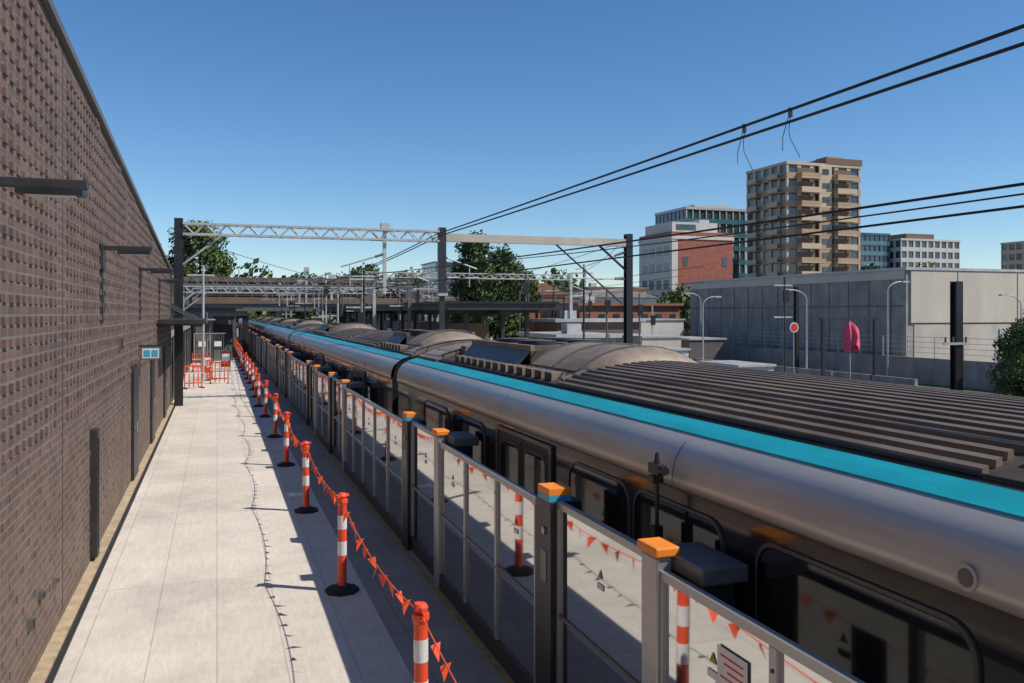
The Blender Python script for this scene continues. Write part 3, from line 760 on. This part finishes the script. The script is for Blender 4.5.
def lowb(name,x0,x1,y0,y1,z1,mw,mr,nwin=4,pitch=0):
    mb=MB(); mb.box(x0,x1,y0,y1,-1.1,z1,mw)
    mb.box(x0-.3,x1+.3,y0-.3,y1+.3,z1,z1+.25,mr)
    if pitch:
        c=(x0+x1)/2; mb.add([(x0-.4,y0-.4,z1+.26),(x1+.4,y0-.4,z1+.26),(x1+.4,y1+.4,z1+.26),(x0-.4,y1+.4,z1+.26),(c,y0-.4,z1+pitch),(c,y1+.4,z1+pitch)],[(0,1,4),(1,2,5,4),(2,3,5),(3,0,4,5),(0,3,2,1)],mr)
    for i in range(nwin):
        w=(x1-x0)/nwin; xa=x0+w*(i+.3); mb.box(xa,xa+w*.4,y0-.05,y0,z1-1.7,z1-.8,M_bglass); mb.box(xa-.08,xa+w*.4+.08,y0-.1,y0-.0,z1-1.8,z1-1.7,M_wrender)
    for i in range(4):
        w=(y1-y0)/4; ya=y0+w*(i+.25); mb.box(x0-.05,x0,ya,ya+w*.5,z1-1.9,z1-.7,M_bglass)
    mb.box(x0+1,x0+2,y0+1,y0+2,z1+.25,z1+.9,M_galv)
    return mb.build(name)
lowb('brown_brick_shop',32.3,43,73.6,84,3.9,M_roofred,M_roofred,7)
lowb('brown_shop',24.5,31.6,60,65,2.5,M_brownp,M_galv,4)
lowb('white_shop',29.5,34,94,104,5.2,M_wrender,M_galv,3)
lowb('brick_terrace_house',38,44,105,115,5.4,M_redbrick,M_roofred,3,1.8)
lowb('white_terrace_house',46,56,102,113,5.0,M_wrender,M_conc,3,1.5)
lowb('grey_shed',26,31,112,124,6.0,M_conc,M_galv,3,1.2)
lowb('cream_flats',54,64,120,135,7.0,M_tanl,M_roofred,5)
lowb('distant_office_block',50,58,200,215,15.5,M_bglass,M_galv,5)
lowb('distant_office_block',60,66,210,225,13.0,M_wrender,M_galv,5)
lowb('distant_white_building',30,44,150,165,7.5,M_wrender,M_galv,5)
lowb('red_brick_terrace',-40,-14,110,120,7.0,M_redbrick,M_roofred,6,1.5)
lowb('signal_equipment_building',20.5,24.5,50,57,1.6,M_conc,M_galv,2)
mb=MB()
for k,(x,y,w,l,hh,m) in enumerate(((24.5,46,3,6,.9,M_wrender),(27.5,52,3,7.5,1.5,M_concl),(32.6,62,4,7,2.6,M_wrender),(21,40,2.4,5,.6,M_galv),(26.4,39,2.2,4,.3,M_wrender),(33,55,3,5,1.2,M_mid))):
    mb.box(x,x+w,y,y+l,-1.1,hh,m); mb.box(x-.1,x+w+.1,y-.1,y+l+.1,hh,hh+.12,M_galv)
    for q in range(int(l/.5)): mb.box(x-.03,x,y+q*.5,y+q*.5+.2,-1,hh-.05,m)
mb.build('site_sheds')

def lamp(x,y,zt,arm=1.4,dirx=1):
    mb=MB(); mb.cyl((x,y,-1.1),(x,y,zt-.6),.06,M_galv,10,r2=.04)
    pts=[(x,y,zt-.6)]+[(x+dirx*arm*(1-math.cos(a))*.9,y,zt-.6+.6*math.sin(a)) for a in [i*math.pi/16 for i in range(1,9)]]
    mb.tube(pts,.03,M_galv,8); e=pts[-1]
    mb.box(min(e[0],e[0]+dirx*.5),max(e[0],e[0]+dirx*.5),y-.1,y+.1,e[2]-.05,e[2]+.05,M_galv)
    return mb.build('street_lamp')
lamp(38.2,41,5.1,1.2); lamp(33.9,43,4.6,1.3,-1); lamp(31,50,4.3,1.0,1); lamp(43,36,4.2,1.2,-1); lamp(37,60,4.8,1.2,-1)
mb=MB(); x,y=32.2,42.0
mb.cyl((x,y,-1.1),(x,y,2.6),.03,M_galv,8); mb.cyl((x,y-.05,2.35),(x,y-.02,2.35),.30,M_refl,20); mb.cyl((x,y-.06,2.35),(x,y-.05,2.35),.24,M_red,20); mb.build('round_traffic_sign')
mb=MB(); x,y=33.0,38.2
seg=35; rings=14
vs=[]
for j in range(rings+1):
    t=j/rings; Rr=(.10+.36*(1-math.exp(-t*3.2)))*(1-.15*t)
    for i in range(seg):
        a=2*math.pi*i/seg; rr=Rr*(1+.24*math.cos(a*5+t*1.6)+.13*math.sin(a*9-4*t)+.08*math.sin(9*t+a*2))
        vs.append((x+rr*math.cos(a)+.12*math.sin(t*3),y+rr*math.sin(a),2.7-1.45*t-(.25*math.sin(a*2+1)*t)))
mb.add(vs,[(j*seg+i,j*seg+(i+1)%seg,(j+1)*seg+(i+1)%seg,(j+1)*seg+i) for j in range(rings) for i in range(seg)],M_pink,True)
mb.cyl((x,y,-1.1),(x,y,2.8),.03,M_galv,8)
mb.build('pink_cloth_on_pole')  # pleated pink cloth hanging on a thin pole

# ------------------------------------------------------------------ trees
def tree(name,x,y,zb,ht,rx,leafs=5200,size=.22,trunk=.22,clumps=38,light=.35,seedv=0,conic=0.0,low=.22):
    R=random.Random(seedv*13+5); mb=MB()
    zc0=zb+ht*low
    mb.cyl((x,y,zb),(x+.1,y,zb+ht*.5),trunk,M_bark,10,r2=trunk*.6); mb.cyl((x+.1,y,zb+ht*.5),(x,y,zb+ht*.85),trunk*.6,M_bark,8,r2=.04)
    cl=[]
    for i in range(clumps):
        t=R.random(); z=zc0+(ht*(1-low))*(0.06+.88*t)
        prof=math.sin(math.pi*(.12+.80*t))**.6*(1-conic*t)
        a=R.uniform(0,2*math.pi); rr=rx*prof*math.sqrt(R.uniform(.1,1))*.82
        c=Vector((x+rr*math.cos(a),y+rr*math.sin(a),z)); r=rx*R.uniform(.20,.40)
        cl.append((c,r)); 
        if i%2==0: mb.cyl((x,y,zb+ht*(.25+.45*t)),c,trunk*.25,M_bark,5,r2=.02,caps=False)
    tot=sum(r*r for c,r in cl)
    for c,r in cl:
        n_=int(leafs*r*r/tot); lt=R.random()<light
        for k in range(n_):
            d=Vector((R.gauss(0,1),R.gauss(0,1),R.gauss(0,1)*.8)).normalized()*(r*R.uniform(.45,1.12))
            p=c+d; u=Vector((R.gauss(0,1),R.gauss(0,1),R.gauss(0,1))).normalized(); w=u.orthogonal().normalized(); q=u.cross(w); s=size*R.uniform(.6,1.3)
            up=d.normalized().z
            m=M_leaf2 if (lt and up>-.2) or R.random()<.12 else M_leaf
            mb.add([p-w*s,p+q*s*.5,p+w*s,p-q*s*.5],[(0,1,2,3)],m)
    return mb.build(name,recalc=False)
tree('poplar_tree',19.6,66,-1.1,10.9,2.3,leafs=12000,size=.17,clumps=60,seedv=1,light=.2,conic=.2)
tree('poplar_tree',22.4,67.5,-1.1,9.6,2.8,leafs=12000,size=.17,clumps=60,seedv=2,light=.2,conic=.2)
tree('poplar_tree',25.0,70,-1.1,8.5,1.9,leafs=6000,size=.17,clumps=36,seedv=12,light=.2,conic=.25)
tree('gum_tree',-2.0,108,3.5,10.2,4.2,leafs=9000,size=.24,clumps=48,seedv=3,light=.8)
tree('gum_tree',-9,108,3.5,8.5,3.8,leafs=5000,size=.28,clumps=30,seedv=4,light=.5)
tree('street_tree',20,125,-1.1,10.6,4.5,leafs=5000,size=.35,clumps=30,seedv=5,light=.5)
tree('street_tree',28,130,-1.1,10.0,4.5,leafs=5000,size=.35,clumps=30,seedv=6,light=.5)
tree('street_tree',12,125,-1.1,9.0,4.0,leafs=4000,size=.35,clumps=28,seedv=7,light=.5)
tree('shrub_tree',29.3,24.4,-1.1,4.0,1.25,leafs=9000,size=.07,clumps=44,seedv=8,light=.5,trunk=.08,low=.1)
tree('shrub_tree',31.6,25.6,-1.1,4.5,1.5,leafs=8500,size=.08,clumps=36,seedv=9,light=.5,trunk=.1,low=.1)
tree('street_tree',140,168,-1.1,14.5,6,leafs=3500,size=.55,clumps=26,seedv=10,light=.4)
mb=MB(); R=random.Random(3)
def mass(x0,x1,y0,y1,zt,num,r):
    for i in range(num):
        t=R.random(); c=Vector((x0+(x1-x0)*t,y0+(y1-y0)*t+R.uniform(-6,6),R.uniform(zt*.15,zt)*R.uniform(.7,1)))
        rr=r*R.uniform(.6,1.2)
        for k in range(150):
            d=Vector((R.gauss(0,1),R.gauss(0,1),R.gauss(0,1)*.7)).normalized()*rr*R.uniform(.5,1.1); p=c+d
            u=Vector((R.gauss(0,1),R.gauss(0,1),R.gauss(0,1))).normalized(); w=u.orthogonal().normalized(); q=u.cross(w); s=rr*.2*R.uniform(.6,1.4)
            mb.add([p-w*s,p+q*s*.6,p+w*s,p-q*s*.6],[(0,1,2,3)],M_leaf2 if R.random()<.35 else M_leaf)
mass(130,260,180,150,15,90,3.6)
mass(-60,120,260,260,14,90,5)
mass(40,110,140,120,7.5,60,2.6)
mb.build('distant_tree_mass',recalc=False)

# ------------------------------------------------------------------ light, world, camera
sd=Vector((.78,-.5,1.0)).normalized()
sun=bpy.data.lights.new('sun','SUN'); sun.energy=5.0; sun.angle=math.radians(.5); sun.color=(1.0,.91,.78)
so=bpy.data.objects.new('sun',sun); S.collection.objects.link(so); so.rotation_euler=sd.to_track_quat('Z','Y').to_euler(); so.location=(20,-20,40)
W=bpy.data.worlds.new('World'); S.world=W; W.use_nodes=True
nt=W.node_tree; bg=nt.nodes['Background']; sk=nt.nodes.new('ShaderNodeTexSky'); sk.sky_type='NISHITA'; sk.sun_disc=False
sk.sun_elevation=math.asin(sd.z); sk.sun_rotation=math.atan2(sd.x,sd.y)
sk.air_density=1.0; sk.dust_density=.1; sk.ozone_density=4.0; sk.altitude=900
hs=nt.nodes.new('ShaderNodeHueSaturation'); hs.inputs['Saturation'].default_value=1.18
nt.links.new(sk.outputs[0],hs.inputs['Color']); nt.links.new(hs.outputs[0],bg.inputs[0]); bg.inputs[1].default_value=.125
cam=bpy.data.cameras.new('camera'); co=bpy.data.objects.new('camera',cam); S.collection.objects.link(co)
cam.sensor_width=36; cam.lens=850/1024*36; cam.shift_y=-28.5/1024; cam.clip_end=6000; cam.clip_start=.05
co.location=(0,0,H); co.rotation_euler=(math.radians(90),0,-math.atan(295/850))
S.camera=co
